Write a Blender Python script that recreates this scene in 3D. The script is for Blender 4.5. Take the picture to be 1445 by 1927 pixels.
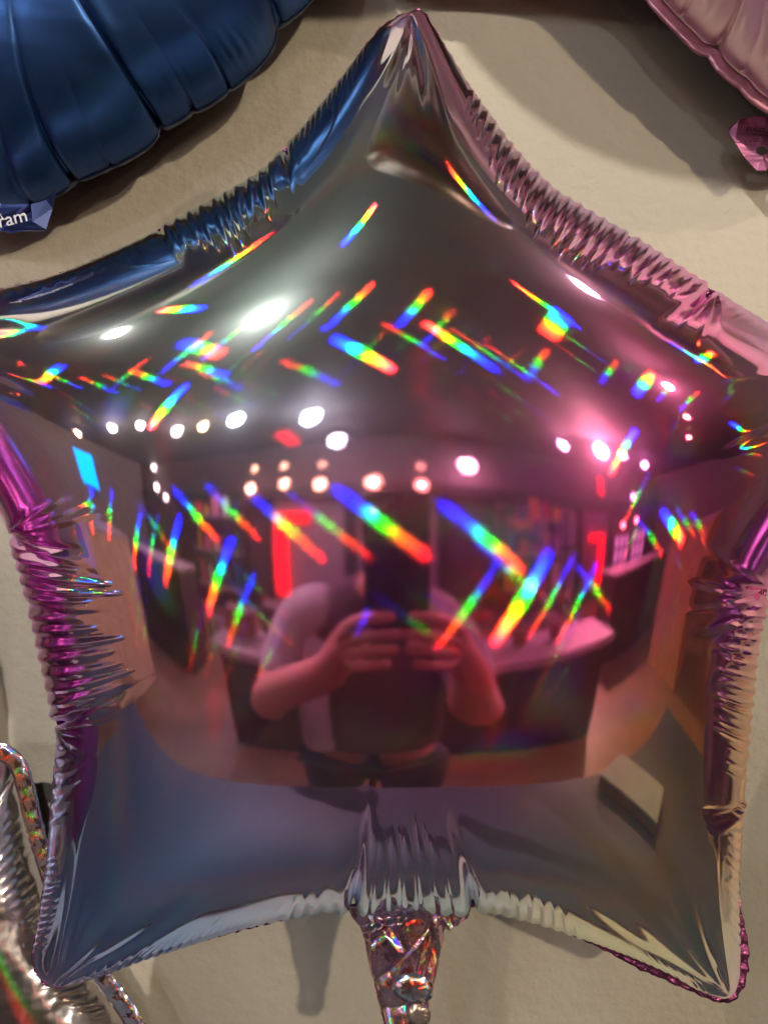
import bpy, bmesh, math, random
import numpy as np
from mathutils import Vector, Matrix
random.seed(7); np.random.seed(7)
for o in list(bpy.data.objects): bpy.data.objects.remove(o)
SC = bpy.context.scene; COL = SC.collection

# ------------------------------------------------------------------ camera, world, exposure
D = 0.47; CZ = 1.45; K = D / 1445.0
cam = bpy.data.cameras.new('camera'); cam.sensor_fit = 'HORIZONTAL'; cam.sensor_width = 36.0; cam.lens = 36.0
cam.clip_start = 0.01; cam.clip_end = 60
camo = bpy.data.objects.new('camera', cam); COL.objects.link(camo)
camo.location = (0, -D, CZ); camo.rotation_euler = (math.radians(90), 0, 0); SC.camera = camo
w = bpy.data.worlds.new('World'); SC.world = w; w.use_nodes = True
w.node_tree.nodes['Background'].inputs[0].default_value = (0.9, 0.92, 1.0, 1); w.node_tree.nodes['Background'].inputs[1].default_value = 0.02
SC.view_settings.view_transform = 'Standard'; SC.view_settings.look = 'None'; SC.view_settings.exposure = 0.28; SC.view_settings.gamma = 1.0
SC.cycles.use_denoising = True
SC.cycles.max_bounces = 8; SC.cycles.glossy_bounces = 6; SC.cycles.diffuse_bounces = 3; SC.cycles.transmission_bounces = 4
SC.cycles.caustics_reflective = False; SC.cycles.caustics_refractive = False; SC.cycles.sample_clamp_indirect = 6.0
SC.cycles.blur_glossy = 0.0; SC.cycles.use_adaptive_sampling = False

# ------------------------------------------------------------------ helpers
def px(x, y, depth=0.0):
    """a point of the plane y = depth seen at photo pixel x, y"""
    k = (D + depth) / 1445.0
    return Vector(((x - 722.5) * k, depth, (963.5 - y) * k + CZ))

def mesh(name, verts, faces, mat=None, parent=None, smooth=True):
    me = bpy.data.meshes.new(name); me.from_pydata([tuple(v) for v in verts], [], faces); me.update()
    if smooth: me.polygons.foreach_set('use_smooth', [True] * len(me.polygons))
    o = bpy.data.objects.new(name, me); COL.objects.link(o)
    if mat: me.materials.append(mat)
    if parent: o.parent = parent
    return o

def bmobj(name, bm, mat=None, parent=None, smooth=False):
    me = bpy.data.meshes.new(name); bm.to_mesh(me); bm.free()
    if smooth: me.polygons.foreach_set('use_smooth', [True] * len(me.polygons))
    o = bpy.data.objects.new(name, me); COL.objects.link(o)
    if mat: me.materials.append(mat)
    if parent: o.parent = parent
    return o

def tag(o, label, cat, group=None, kind=None):
    if label: o['label'] = label
    if cat: o['category'] = cat
    if group: o['group'] = group
    if kind: o['kind'] = kind
    return o

def thing(name, label, cat, loc=(0, 0, 0), group=None):
    o = bpy.data.objects.new(name, None); COL.objects.link(o); o.location = loc; o.empty_display_size = 0.05
    return tag(o, label, cat, group)

def box(bm, x0, x1, y0, y1, z0, z1, bev=0.0):
    r = bmesh.ops.create_cube(bm, size=1.0)
    for v in r['verts']:
        v.co = Vector(((x0 + x1) / 2 + v.co.x * (x1 - x0), (y0 + y1) / 2 + v.co.y * (y1 - y0), (z0 + z1) / 2 + v.co.z * (z1 - z0)))
    if bev:
        es = list({e for v in r['verts'] for e in v.link_edges})
        bmesh.ops.bevel(bm, geom=es, offset=bev, segments=2, affect='EDGES', profile=0.5)

def cyl(bm, c, r0, r1, h, seg=24, axis='Z', cap=True):
    rr = bmesh.ops.create_cone(bm, cap_ends=cap, segments=seg, radius1=r0, radius2=r1, depth=h)
    rot = {'Z': Matrix(), 'Y': Matrix.Rotation(math.pi / 2, 4, 'X'), 'X': Matrix.Rotation(math.pi / 2, 4, 'Y')}[axis]
    for v in rr['verts']: v.co = rot @ v.co + Vector(c)

def new_mat(name):
    m = bpy.data.materials.new(name); m.use_nodes = True; nt = m.node_tree; nt.nodes.clear()
    out = nt.nodes.new('ShaderNodeOutputMaterial')
    return m, nt, out

def N(nt, t, **kw):
    n = nt.nodes.new(t)
    for k, v in kw.items():
        if k == 'ins':
            for a, b in v.items(): n.inputs[a].default_value = b
        else: setattr(n, k, v)
    return n

def math_(nt, op, a, b=None, c=None):
    n = nt.nodes.new('ShaderNodeMath'); n.operation = op
    for i, v in enumerate((a, b, c)):
        if v is None: continue
        if isinstance(v, (int, float)): n.inputs[i].default_value = v
        else: nt.links.new(v, n.inputs[i])
    return n.outputs[0]

def vmath(nt, op, a, b=None, scale=None):
    n = nt.nodes.new('ShaderNodeVectorMath'); n.operation = op
    for i, v in enumerate((a, b)):
        if v is None: continue
        if isinstance(v, (tuple, list)): n.inputs[i].default_value = v
        else: nt.links.new(v, n.inputs[i])
    if scale is not None:
        if isinstance(scale, (int, float)): n.inputs['Scale'].default_value = scale
        else: nt.links.new(scale, n.inputs['Scale'])
    return n.outputs['Value'] if op in ('DOT_PRODUCT', 'LENGTH') else n.outputs[0]

def simple(name, col, rough=0.6, metal=0.0, noise=0.15, scale=8.0, bump=0.0, bscale=200.0, spec=0.5, coat=0.0):
    m, nt, out = new_mat(name)
    b = N(nt, 'ShaderNodeBsdfPrincipled', ins={'Roughness': rough, 'Metallic': metal, 'Specular IOR Level': spec, 'Coat Weight': coat})
    tc = N(nt, 'ShaderNodeTexCoord'); nz = N(nt, 'ShaderNodeTexNoise', ins={'Scale': scale, 'Detail': 6.0})
    nt.links.new(tc.outputs['Object'], nz.inputs['Vector'])
    cr = N(nt, 'ShaderNodeValToRGB'); cr.color_ramp.elements[0].position = 0.3; cr.color_ramp.elements[1].position = 0.7
    cr.color_ramp.elements[0].color = tuple(c * (1 - noise) for c in col) + (1,)
    cr.color_ramp.elements[1].color = tuple(min(1, c * (1 + noise)) for c in col) + (1,)
    nt.links.new(nz.outputs['Fac'], cr.inputs[0]); nt.links.new(cr.outputs[0], b.inputs['Base Color'])
    if bump:
        n2 = N(nt, 'ShaderNodeTexNoise', ins={'Scale': bscale, 'Detail': 4.0}); nt.links.new(tc.outputs['Object'], n2.inputs['Vector'])
        bp = N(nt, 'ShaderNodeBump', ins={'Strength': 1.0, 'Distance': bump}); nt.links.new(n2.outputs['Fac'], bp.inputs['Height'])
        nt.links.new(bp.outputs[0], b.inputs['Normal'])
    nt.links.new(b.outputs[0], out.inputs[0])
    return m

def emis(name, col, s):
    m, nt, out = new_mat(name)
    e = N(nt, 'ShaderNodeEmission', ins={'Color': tuple(col) + (1,), 'Strength': s}); nt.links.new(e.outputs[0], out.inputs[0])
    return m

# ------------------------------------------------------------------ the holographic film
SPEC = [(0.0, 0.0, 1.0), (0.0, 0.02, 1.0), (0.0, 0.8, 0.6), (0.0, 1.0, 0.0), (0.0, 1.0, 0.0), (1.0, 0.10, 0.0), (1.0, 0.0, 0.02)]
def film_material(name, tint_nodes, gratings, k0=0.18, k1=0.30, nbin=5, order_gain=1.6, main_rough=0.068, haze=0.035, fine=None, alpha=0.085, wave=None):
    """mirror film with a diffraction grating: for every order and band of wavelengths one reflection
    lobe whose normal is tilted along the grating, so each lamp gets its own coloured streak"""
    m, nt, out = new_mat(name); L = nt.links.new
    geo = N(nt, 'ShaderNodeNewGeometry'); tc = N(nt, 'ShaderNodeTexCoord')
    nrm = geo.outputs['Normal']
    if fine:
        nz = N(nt, 'ShaderNodeTexNoise', ins={'Scale': fine[0], 'Detail': 2.0}); L(tc.outputs['Object'], nz.inputs['Vector'])
        bp = N(nt, 'ShaderNodeBump', ins={'Strength': 1.0, 'Distance': fine[1]}); L(nz.outputs['Fac'], bp.inputs['Height'])
        nrm = bp.outputs[0]
    tint = tint_nodes(nt, tc)
    g0 = N(nt, 'ShaderNodeBsdfAnisotropic', distribution='BECKMANN', ins={'Roughness': main_rough}); L(tint, g0.inputs['Color']); L(nrm, g0.inputs['Normal'])
    g1 = N(nt, 'ShaderNodeBsdfAnisotropic', ins={'Roughness': 0.29}); L(tint, g1.inputs['Color']); L(nrm, g1.inputs['Normal'])
    mx = N(nt, 'ShaderNodeMixShader', ins={0: haze}); L(g0.outputs[0], mx.inputs[1]); L(g1.outputs[0], mx.inputs[2])
    g2 = N(nt, 'ShaderNodeBsdfAnisotropic', ins={'Roughness': 0.15}); L(tint, g2.inputs['Color']); L(nrm, g2.inputs['Normal'])
    mx2 = N(nt, 'ShaderNodeMixShader', ins={0: 0.015}); L(mx.outputs[0], mx2.inputs[1]); L(g2.outputs[0], mx2.inputs[2])
    acc = mx2.outputs[0]
    # a fresh random wavelength inside each band for every camera sample
    sc = vmath(nt, 'SCALE', geo.outputs['Position'], scale=91731.7)
    wn = N(nt, 'ShaderNodeTexWhiteNoise', noise_dimensions='3D'); L(sc, wn.inputs['Vector'])
    N0 = geo.outputs['Normal']
    for g in gratings:
        gd, gain = g[0], g[1]
        ndot = vmath(nt, 'DOT_PRODUCT', N0, gd)
        proj = vmath(nt, 'SCALE', N0, scale=ndot)
        tg = vmath(nt, 'SUBTRACT', tuple(gd), proj)
        for b in range(nbin):
            t = math_(nt, 'MULTIPLY_ADD', wn.outputs['Value'], 1.0 / nbin, b / nbin)
            cr = N(nt, 'ShaderNodeValToRGB'); els = cr.color_ramp.elements
            while len(els) < 7: els.new(0.5)
            for i, (p, c) in enumerate(zip((0.0, 0.32, 0.39, 0.46, 0.58, 0.68, 1.0), SPEC)):
                els[i].position = p; els[i].color = tuple(v * gain for v in c) + (1,)
            L(t, cr.inputs[0])
            k = math_(nt, 'MULTIPLY_ADD', t, k1 - k0, k0)
            tn = vmath(nt, 'NORMALIZE', vmath(nt, 'ADD', N0, vmath(nt, 'SCALE', tg, scale=k)))
            gl = N(nt, 'ShaderNodeBsdfAnisotropic', distribution='BECKMANN', ins={'Roughness': alpha}); L(cr.outputs[0], gl.inputs['Color']); L(tn, gl.inputs['Normal'])
            ad = N(nt, 'ShaderNodeAddShader'); L(acc, ad.inputs[0]); L(gl.outputs[0], ad.inputs[1]); acc = ad.outputs[0]
    L(acc, out.inputs[0])
    return m

def blob_tint(base, blobs):
    """film tint that drifts over the balloon: (x px, y px, radius px, colour, weight)"""
    def f(nt, tc):
        col = N(nt, 'ShaderNodeRGB'); col.outputs[0].default_value = tuple(base) + (1,); cur = col.outputs[0]
        nz = N(nt, 'ShaderNodeTexNoise', ins={'Scale': 7.0, 'Detail': 2.0}); nt.links.new(tc.outputs['Object'], nz.inputs['Vector'])
        wob = vmath(nt, 'SCALE', vmath(nt, 'SUBTRACT', nz.outputs['Color'], (0.5, 0.5, 0.5)), scale=0.05)
        flat = vmath(nt, 'MULTIPLY', vmath(nt, 'ADD', tc.outputs['Object'], wob), (1, 0, 1))
        for (x, y, r, c, wgt) in blobs:
            p = px(x, y); p.y = 0
            d = vmath(nt, 'LENGTH', vmath(nt, 'SUBTRACT', flat, tuple(p)))
            mr = N(nt, 'ShaderNodeMapRange', interpolation_type='SMOOTHERSTEP', ins={'From Min': r * K, 'From Max': 0.0, 'To Min': 0.0, 'To Max': wgt})
            nt.links.new(d, mr.inputs['Value'])
            mi = N(nt, 'ShaderNodeMix', data_type='RGBA'); nt.links.new(mr.outputs[0], mi.inputs[0]); nt.links.new(cur, mi.inputs[6])
            mi.inputs[7].default_value = tuple(c) + (1,); cur = mi.outputs[2]
        return cur
    return f

#@@STAR
# ------------------------------------------------------------------ star outline and inflated shape
OUT = [(735,38),(760,25),(792,18),(812,44),(845,98),(885,163),(925,220),(965,275),(1010,325),(1060,370),(1120,408),(1185,445),(1255,490),(1330,540),(1390,575),(1445,608),(1520,650),(1600,690),(1672,718),(1675,760),(1610,850),(1540,950),(1480,1040),(1443,1110),(1425,1200),(1415,1300),(1405,1400),(1398,1500),(1392,1600),(1390,1700),(1394,1790),(1390,1850),(1368,1880),(1320,1866),(1230,1824),(1130,1780),(1030,1742),(960,1722),(885,1708),(780,1714),(666,1708),(560,1722),(450,1747),(350,1780),(250,1812),(170,1838),(98,1857),(63,1812),(75,1720),(88,1620),(98,1500),(105,1420),(108,1358),(85,1245),(60,1130),(42,1060),(22,1002),(-30,910),(-100,800),(-180,700),(-232,645),(-210,608),(-110,578),(0,545),(80,525),(150,500),(230,465),(300,432),(370,395),(440,357),(500,318),(550,262),(600,200),(650,135),(690,82),(718,50)]
CEN = np.array((735.0, 1030.0))

def spline(P, n_per=40):
    P = np.array(P, float); n = len(P); o = []
    for i in range(n):
        p0, p1, p2, p3 = P[i - 1], P[i], P[(i + 1) % n], P[(i + 2) % n]
        u = np.linspace(0, 1, n_per, endpoint=False)[:, None]
        o.append(.5 * ((2 * p1) + (-p0 + p2) * u + (2 * p0 - 5 * p1 + 4 * p2 - p3) * u * u + (-p0 + 3 * p1 - 3 * p2 + p3) * u ** 3))
    return np.concatenate(o)

def resample(C, n):
    L = np.r_[0, np.cumsum(np.hypot(*(np.roll(C, -1, 0) - C).T))]
    s = np.linspace(0, L[-1], n, endpoint=False); CC = np.vstack([C, C[:1]])
    return np.c_[np.interp(s, L, CC[:, 0]), np.interp(s, L, CC[:, 1])], s, L[-1]

def solve_phi(B, cen, rho):
    """finite elements: laplace(phi) = -1 inside the outline, conjugate gradients"""
    n = len(B); M = len(rho)
    P = cen + (B[None] - cen) * rho[:, None, None]
    V = np.vstack([P.reshape(-1, 2), [cen]]); nv = len(V); ci = nv - 1
    i, j = np.meshgrid(np.arange(M - 1), np.arange(n), indexing='ij'); j2 = (j + 1) % n
    a = i * n + j; b = i * n + j2; c = (i + 1) * n + j2; d = (i + 1) * n + j
    T = np.concatenate([np.c_[a.ravel(), b.ravel(), c.ravel()], np.c_[a.ravel(), c.ravel(), d.ravel()]])
    jj = np.arange(n); T = np.concatenate([T, np.c_[np.full(n, ci), jj, (jj + 1) % n]])
    e = [V[T[:, 2]] - V[T[:, 1]], V[T[:, 0]] - V[T[:, 2]], V[T[:, 1]] - V[T[:, 0]]]
    A = .5 * np.abs(e[0][:, 0] * e[1][:, 1] - e[0][:, 1] * e[1][:, 0])
    rows, cols, vals = [], [], []
    for p in range(3):
        for q in range(3):
            rows.append(T[:, p]); cols.append(T[:, q]); vals.append((e[p] * e[q]).sum(1) / (4 * A))
    r = np.concatenate(rows); c_ = np.concatenate(cols); v = np.concatenate(vals)
    u, inv = np.unique(r.astype(np.int64) * nv + c_, return_inverse=True); v = np.bincount(inv, v); r = u // nv; c_ = u % nv
    rhs = np.bincount(T.ravel(), np.repeat(A / 3, 3), nv)
    free = np.ones(nv, bool); free[(M - 1) * n:M * n] = False
    m = free[r] & free[c_]; r = r[m]; c_ = c_[m]; v = v[m]
    dg = np.ones(nv); k = r == c_; dg[r[k]] = v[k]
    st = np.flatnonzero(np.r_[True, r[1:] != r[:-1]]); rr = r[st]
    rhs = rhs * free; x = np.zeros(nv); res = rhs.copy(); z = res / dg; p = z.copy(); rz = res @ z
    for it in range(2500):
        Ap = np.zeros(nv); Ap[rr] = np.add.reduceat(v * p[c_], st)
        al = rz / (p @ Ap); x += al * p; res -= al * Ap
        if np.abs(res).max() < 1e-9 * np.abs(rhs).max(): break
        z = res / dg; r2 = res @ z; p = z + r2 / rz * p; rz = r2
    return x[:-1].reshape(M, n), x[-1]

def up_t(F, f):
    """periodic cubic interpolation of columns by factor f"""
    n = F.shape[-1]; a = np.roll(F, 1, -1); b = F; c = np.roll(F, -1, -1); d = np.roll(F, -2, -1)
    o = np.empty(F.shape[:-1] + (n * f,))
    for i in range(f):
        u = i / f
        o[..., i::f] = .5 * (2 * b + (c - a) * u + (2 * a - 5 * b + 4 * c - d) * u * u + (3 * b - a - 3 * c + d) * u ** 3)
    return o

def sstep(a, b, x):
    t = np.clip((x - a) / (b - a), 0, 1); return t * t * (3 - 2 * t)

# ribs along the rim: start px, end px, rib length, height, reach inwards, slant
RIBS = [((880,160),(1330,540),25,1.7,95,0.15),((1340,548),(1660,712),22,0.7,40,0.3),
        ((1440,1120),(1400,1480),24,1.7,95,0.0),((1398,1500),(1394,1800),20,0.9,45,0.3),
        ((1350,1874),(1060,1752),16,0.5,50,-0.5),((1100,1766),(892,1709),24,1.2,95,0.25),((880,1709),(672,1709),31,0.85,200,0.0),
        ((655,1709),(480,1740),26,1.1,75,0.0),((520,1730),(130,1850),19,0.8,60,0.35),((64,1800),(90,1600),14,0.8,55,0.45),
        ((92,1560),(106,1390),30,1.3,75,0.1),((106,1350),(60,1132),27,1.5,165,0.12),((58,1122),(26,1012),25,1.5,165,0.2),
        ((0,545),(160,497),30,0.7,30,0.0),((150,500),(300,432),26,0.5,45,0.0),((300,430),(520,296),26,1.6,105,0.1),((545,268),(700,72),16,0.6,40,0.35)]
# pinches: rim px, depth mm, width px, length px, slant
PINCH = [((535,280),7,9,75,0.1),((300,430),2.5,7,45,0.0),((1336,544),8,10,85,0.0),((1183,444),3,7,60,0.0),
         ((24,1004),8,8,110,0.45),((60,1131),4,7,120,0.2),((108,1358),9,7,115,-0.05),((665,1708),12,9,150,0.0),((886,1708),10,9,130,0.1),
         ((1441,1114),9,10,90,-0.1),((1402,1440),1.5,8,40,0.0)]

def inflate(outline, CEN, H, ribs, pinch, creases=(), cuffs=(), n0=750, f=4, M=84, b=0.27, depth=0.0, seed=3, taper=0.0):
    """foil pillow over an outline traced in photo pixels; ribs and pinches are pressed along its normals.
    returns the front grid, its centre and the outline, in metres"""
    CEN = np.array(CEN, float); KK = (D + depth) / 1445.0
    C = spline(outline); B0, s0, L = resample(C, n0)
    a = np.linspace(0, 1, M + 1)[1:] * np.pi / 2; rho = np.sin(a)
    ph, pc = solve_phi(B0, CEN, rho); mx = max(ph.max(), pc)
    q = up_t(ph / mx, f); q = np.sqrt(np.maximum(q, 0)); q[-1] = 0
    qc = math.sqrt(pc / mx)
    prof = lambda q: q * (1 + b * (1 - q * q))
    B, s, L = resample(C, n0 * f); B = up_t(B0.T, f).T
    P = CEN + (B[None] - CEN) * rho[:, None, None]
    dist = (1 - rho)[:, None] * np.hypot(*(B - CEN).T)[None]
    h = H * prof(q); hc = H * prof(qc)
    arc = lambda p: s[np.argmin(np.hypot(*(B - np.array(p)).T))]
    disp = np.zeros_like(dist)
    rng = np.random.RandomState(seed)
    kn = np.linspace(0, L, 260)
    warp = np.interp(s, kn, rng.randn(260) * 3.0)
    ampn = np.interp(s, np.linspace(0, L, 300), 0.75 + 0.5 * rng.rand(300))
    reachn = np.interp(s, np.linspace(0, L, 330), 0.82 + 0.34 * rng.rand(330))
    for (p0, p1, lam, amp, reach, sl) in ribs:
        a0, a1 = arc(p0), arc(p1); ln = (a1 - a0) % L
        if ln > L / 2: a0, a1 = a1, a0; ln = (a1 - a0) % L; sl = -sl
        u = (s[None] - a0 + sl * dist + warp[None] * np.clip(dist / 60, .3, 1)) % L
        u = np.where(u > ln + 400, u - L, u)
        env = sstep(-4, 22, u) * (1 - sstep(ln - 22, ln + 4, u))
        ri = np.floor(u / lam).astype(int) % 97; rl = (0.86 + 0.28 * rng.rand(97))[ri]
        rad = 1.15 * reach * rl * (0.82 + 0.18 * np.abs(np.sin(np.pi * u / lam))) * (0.6 + 0.4 * np.sin(np.clip(u / ln, 0, 1) * np.pi))
        ed = sstep(-6, 14, dist) * np.sqrt(np.clip(1 - (dist / rad) ** 3, 0, 1))
        sn = np.sin(np.pi * u / lam) ** 2; wv = 0.45 * np.sqrt(sn + 0.02) + 0.6 * sn - 0.45
        if lam > 30: fr = u / lam - np.round(u / lam); wv = 0.12 - np.exp(-(fr / 0.17) ** 2)   # wide smooth ribs parted by narrow creases
        disp += 1.25 * amp * ampn[None] * env * ed * wv
    for (p0, p1, ht, reach, sl) in cuffs:
        a0, a1 = arc(p0), arc(p1); ln = (a1 - a0) % L
        if ln > L / 2: a0, a1 = a1, a0; ln = (a1 - a0) % L; sl = -sl
        u = (s[None] - a0 + sl * dist) % L; u = np.where(u > ln + 400, u - L, u)
        disp += ht * sstep(-14, 16, u) * (1 - sstep(ln - 16, ln + 14, u)) * (1 - sstep(reach * 0.55, reach * 1.1, dist)) * sstep(-40, 40, dist)
    for (p, dep, wd, ln, sl) in pinch:
        a0 = arc(p); u = (s[None] - a0 + sl * dist + L / 2) % L - L / 2
        w_ = wd * (0.8 + dist / ln * 1.6)
        fall = np.exp(-(dist / ln) ** 2 * 1.4)
        disp -= dep * fall * (1.15 * np.exp(-np.sqrt((u / (0.75 * w_)) ** 2 + 0.02)) - 0.25 * np.exp(-(u / (3.2 * w_)) ** 2))
        ang = np.arctan2(u, dist + 12); r = np.hypot(u, dist + 12)
        disp += 0.16 * dep / 8 * np.cos(ang * 13 + a0) * np.exp(-((r - ln * 0.9) / (ln * 0.6)) ** 2) * sstep(0, 40, dist)
    for (x0, y0, x1, y1, wd, ht) in creases:
        dx, dy = x1 - x0, y1 - y0; ll = math.hypot(dx, dy)
        tt = ((P[..., 0] - x0) * dx + (P[..., 1] - y0) * dy) / ll ** 2; pp = ((P[..., 0] - x0) * dy - (P[..., 1] - y0) * dx) / ll
        pp = pp + wd * 0.5 * np.sin(tt * 5 + x0)
        ww = wd * (0.35 + 0.65 * np.clip(tt, 0, 1))
        disp += ht * np.exp(-(pp / ww) ** 2) * sstep(-0.02, 0.12, tt) * (1 - sstep(0.45, 1.0, tt))
    X = (P[..., 0] - 722.5) * KK; Z = (963.5 - P[..., 1]) * KK + CZ; Y = depth - h
    cx, cz = (CEN[0] - 722.5) * KK, (963.5 - CEN[1]) * KK + CZ       # the front draws in towards its own middle as it bulges
    X = cx + (X - cx) * (1 - taper * h); Z = cz + (Z - cz) * (1 - taper * h)
    V = np.stack([X, Y, Z], -1)
    dt = np.roll(V, -1, 1) - np.roll(V, 1, 1); dr = np.gradient(V, axis=0)
    nn = np.cross(dt, dr); nn /= np.linalg.norm(nn, axis=-1, keepdims=True) + 1e-12
    nn *= np.where(nn[..., 1:2] > 0, -1, 1); nn[-1] = nn[-2]
    V = V + nn * (disp * 1e-3)[..., None]
    cen = np.array([(CEN[0] - 722.5) * KK, depth - hc, (963.5 - CEN[1]) * KK + CZ])
    return V, cen, B

def seam_strip(name, B, depth, wid, mat, parent, ragged=0.12, wave=0.0008, seed=1, every=2):
    """the flat welded edge round a foil balloon, cut a little unevenly; wid in px, per point or one number"""
    B = B[::every]; n = len(B); KK = (D + depth) / 1445.0
    t = np.roll(B, -1, 0) - np.roll(B, 1, 0); t /= np.linalg.norm(t, axis=1, keepdims=True)
    nr = np.c_[t[:, 1], -t[:, 0]]
    area = np.sum(B[:, 0] * np.roll(B[:, 1], -1) - np.roll(B[:, 0], -1) * B[:, 1])
    if area < 0: nr = -nr
    rng = np.random.RandomState(seed); rg = 1 + ragged * np.repeat(rng.randn(n // 3 + 1), 3)[:n] * 0.5 + ragged * rng.randn(n) * 0.25
    W = (np.zeros(n) + wid)[:, None] * rg[:, None]
    rings = []
    for k, (fr, yo) in enumerate(((-6, 0), (0, 0), (0.5, 1), (1.0, 1))):
        Q = B + nr * (W * fr if fr > 0 else fr)
        y = depth + yo * wave * rng.randn(n).cumsum() * 0 + yo * wave * np.sin(np.arange(n) * 0.9 + rng.randn(n) * 0.7)
        rings.append(np.c_[(Q[:, 0] - 722.5) * KK, y, (963.5 - Q[:, 1]) * KK + CZ])
    V = np.concatenate(rings); F = []
    for r in range(3):
        for j in range(n): F.append((r * n + j, r * n + (j + 1) % n, (r + 1) * n + (j + 1) % n, (r + 1) * n + j))
    o = mesh(name, V, F, mat, parent, True)
    sm = o.modifiers.new('thick', 'SOLIDIFY'); sm.thickness = 0.0003
    return o

def panel(name, V, cen, mat, parent, flip):
    M, n = V.shape[:2]
    verts = np.vstack([V.reshape(-1, 3), cen[None]])
    i, j = np.meshgrid(np.arange(M - 1), np.arange(n), indexing='ij'); j2 = (j + 1) % n
    q = np.stack([i * n + j, i * n + j2, (i + 1) * n + j2, (i + 1) * n + j], -1).reshape(-1, 4)
    jj = np.arange(n); t = np.stack([np.full(n, M * n), (jj + 1) % n, jj], -1)
    if flip: q = q[:, ::-1]; t = t[:, ::-1]
    me = bpy.data.meshes.new(name)
    me.vertices.add(len(verts)); me.vertices.foreach_set('co', verts.ravel())
    nl = q.size + t.size; me.loops.add(nl); me.loops.foreach_set('vertex_index', np.r_[q.ravel(), t.ravel()].astype(np.int32))
    np_ = len(q) + len(t); me.polygons.add(np_)
    st = np.r_[np.arange(len(q)) * 4, q.size + np.arange(len(t)) * 3].astype(np.int32)
    me.polygons.foreach_set('loop_start', st)
    me.update(calc_edges=True); me.polygons.foreach_set('use_smooth', np.ones(np_, bool))
    me.validate()
    o = bpy.data.objects.new(name, me); COL.objects.link(o); me.materials.append(mat); o.parent = parent
    return o

G1 = Vector((0.57, 0, 0.82)).normalized(); G2 = Vector((0.80, 0, -0.60)).normalized()
GR = [(tuple(G1), 0.024), (tuple(-G1), 0.024), (tuple(G2), 0.017), (tuple(-G2), 0.017)]
star_tint = blob_tint((0.90, 0.62, 0.86), [  # film's own drift; gold, violet and magenta blobs also paint in mirrored colours
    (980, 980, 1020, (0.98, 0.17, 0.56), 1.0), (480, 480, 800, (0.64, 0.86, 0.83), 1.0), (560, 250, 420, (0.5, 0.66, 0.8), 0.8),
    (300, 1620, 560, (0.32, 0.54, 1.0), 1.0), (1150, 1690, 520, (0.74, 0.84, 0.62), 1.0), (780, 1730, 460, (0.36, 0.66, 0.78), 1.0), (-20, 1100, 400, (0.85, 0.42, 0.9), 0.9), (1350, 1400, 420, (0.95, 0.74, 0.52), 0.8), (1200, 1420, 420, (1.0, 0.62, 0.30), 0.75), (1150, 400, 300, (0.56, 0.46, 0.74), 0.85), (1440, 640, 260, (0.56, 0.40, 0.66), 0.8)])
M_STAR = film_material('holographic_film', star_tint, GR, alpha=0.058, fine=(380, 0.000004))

CREASE = []
_r = np.random.RandomState(12)
for (tx, ty), a0, a1, n_, l0, l1 in (((100,1852),-1.35,-0.25,13,140,460),((1366,1876),-2.85,-1.62,13,150,520),((770,28),1.2,1.95,8,120,330),((1441,1112),2.0,3.9,12,90,260),((-200,640),-0.2,0.9,9,150,420),((1640,720),2.2,3.2,8,150,400),((1336,546),1.6,3.0,8,60,170),((24,1004),-0.9,0.6,8,80,220),((1398,1500),2.2,3.6,6,60,160),((108,1358),-0.9,0.9,5,60,150)):
    for k in range(n_):
        a = a0 + (a1 - a0) * (k + 0.5 + _r.uniform(-.3, .3)) / n_; l = _r.uniform(l0, l1)
        CREASE.append((tx, ty, tx + math.cos(a) * l, ty + math.sin(a) * l, l * _r.uniform(.03, .06), _r.choice([-1, 1]) * _r.uniform(.5, 1.5)))
SV, SCEN, SB = inflate(OUT, CEN, 0.112, RIBS, PINCH, CREASE, [((886,1708),(665,1708),3.4,235,0.0),((108,1358),(60,1131),3.0,150,0.1),((60,1131),(24,1004),3.2,150,0.2),((540,275),(300,430),1.6,105,0.1),((1060,370),(1336,544),1.6,100,0.1)], b=0.40, taper=1.55)
star = thing('star_balloon', 'large inflated pink iridescent star foil balloon in the centre of the wall', 'balloon', (0, 0, 0))
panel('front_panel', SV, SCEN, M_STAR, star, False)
BV = SV[:, ::4].copy(); BV[..., 1] *= -0.75; bc = SCEN.copy(); bc[1] *= -0.75
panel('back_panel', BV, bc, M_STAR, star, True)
def tip_w(B):
    w_ = np.full(len(B), 0.8)
    for p, r, x in (((1368, 1870), 60, 4), ((98, 1850), 60, 3), ((1220, 1835), 110, 12), ((1394, 1790), 70, 13), ((480, 1742), 110, 6)):
        w_ += x * np.exp(-(np.hypot(*(B - np.array(p)).T) / r) ** 2)
    return w_
M_SEAM = simple('magenta_foil_edge', (0.42, 0.10, 0.26), 0.25, metal=0.9, noise=0.5, scale=60, bump=0.002, bscale=300)
seam_strip('seam', SB, 0.002, tip_w(SB[::2]), M_SEAM, star)

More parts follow.
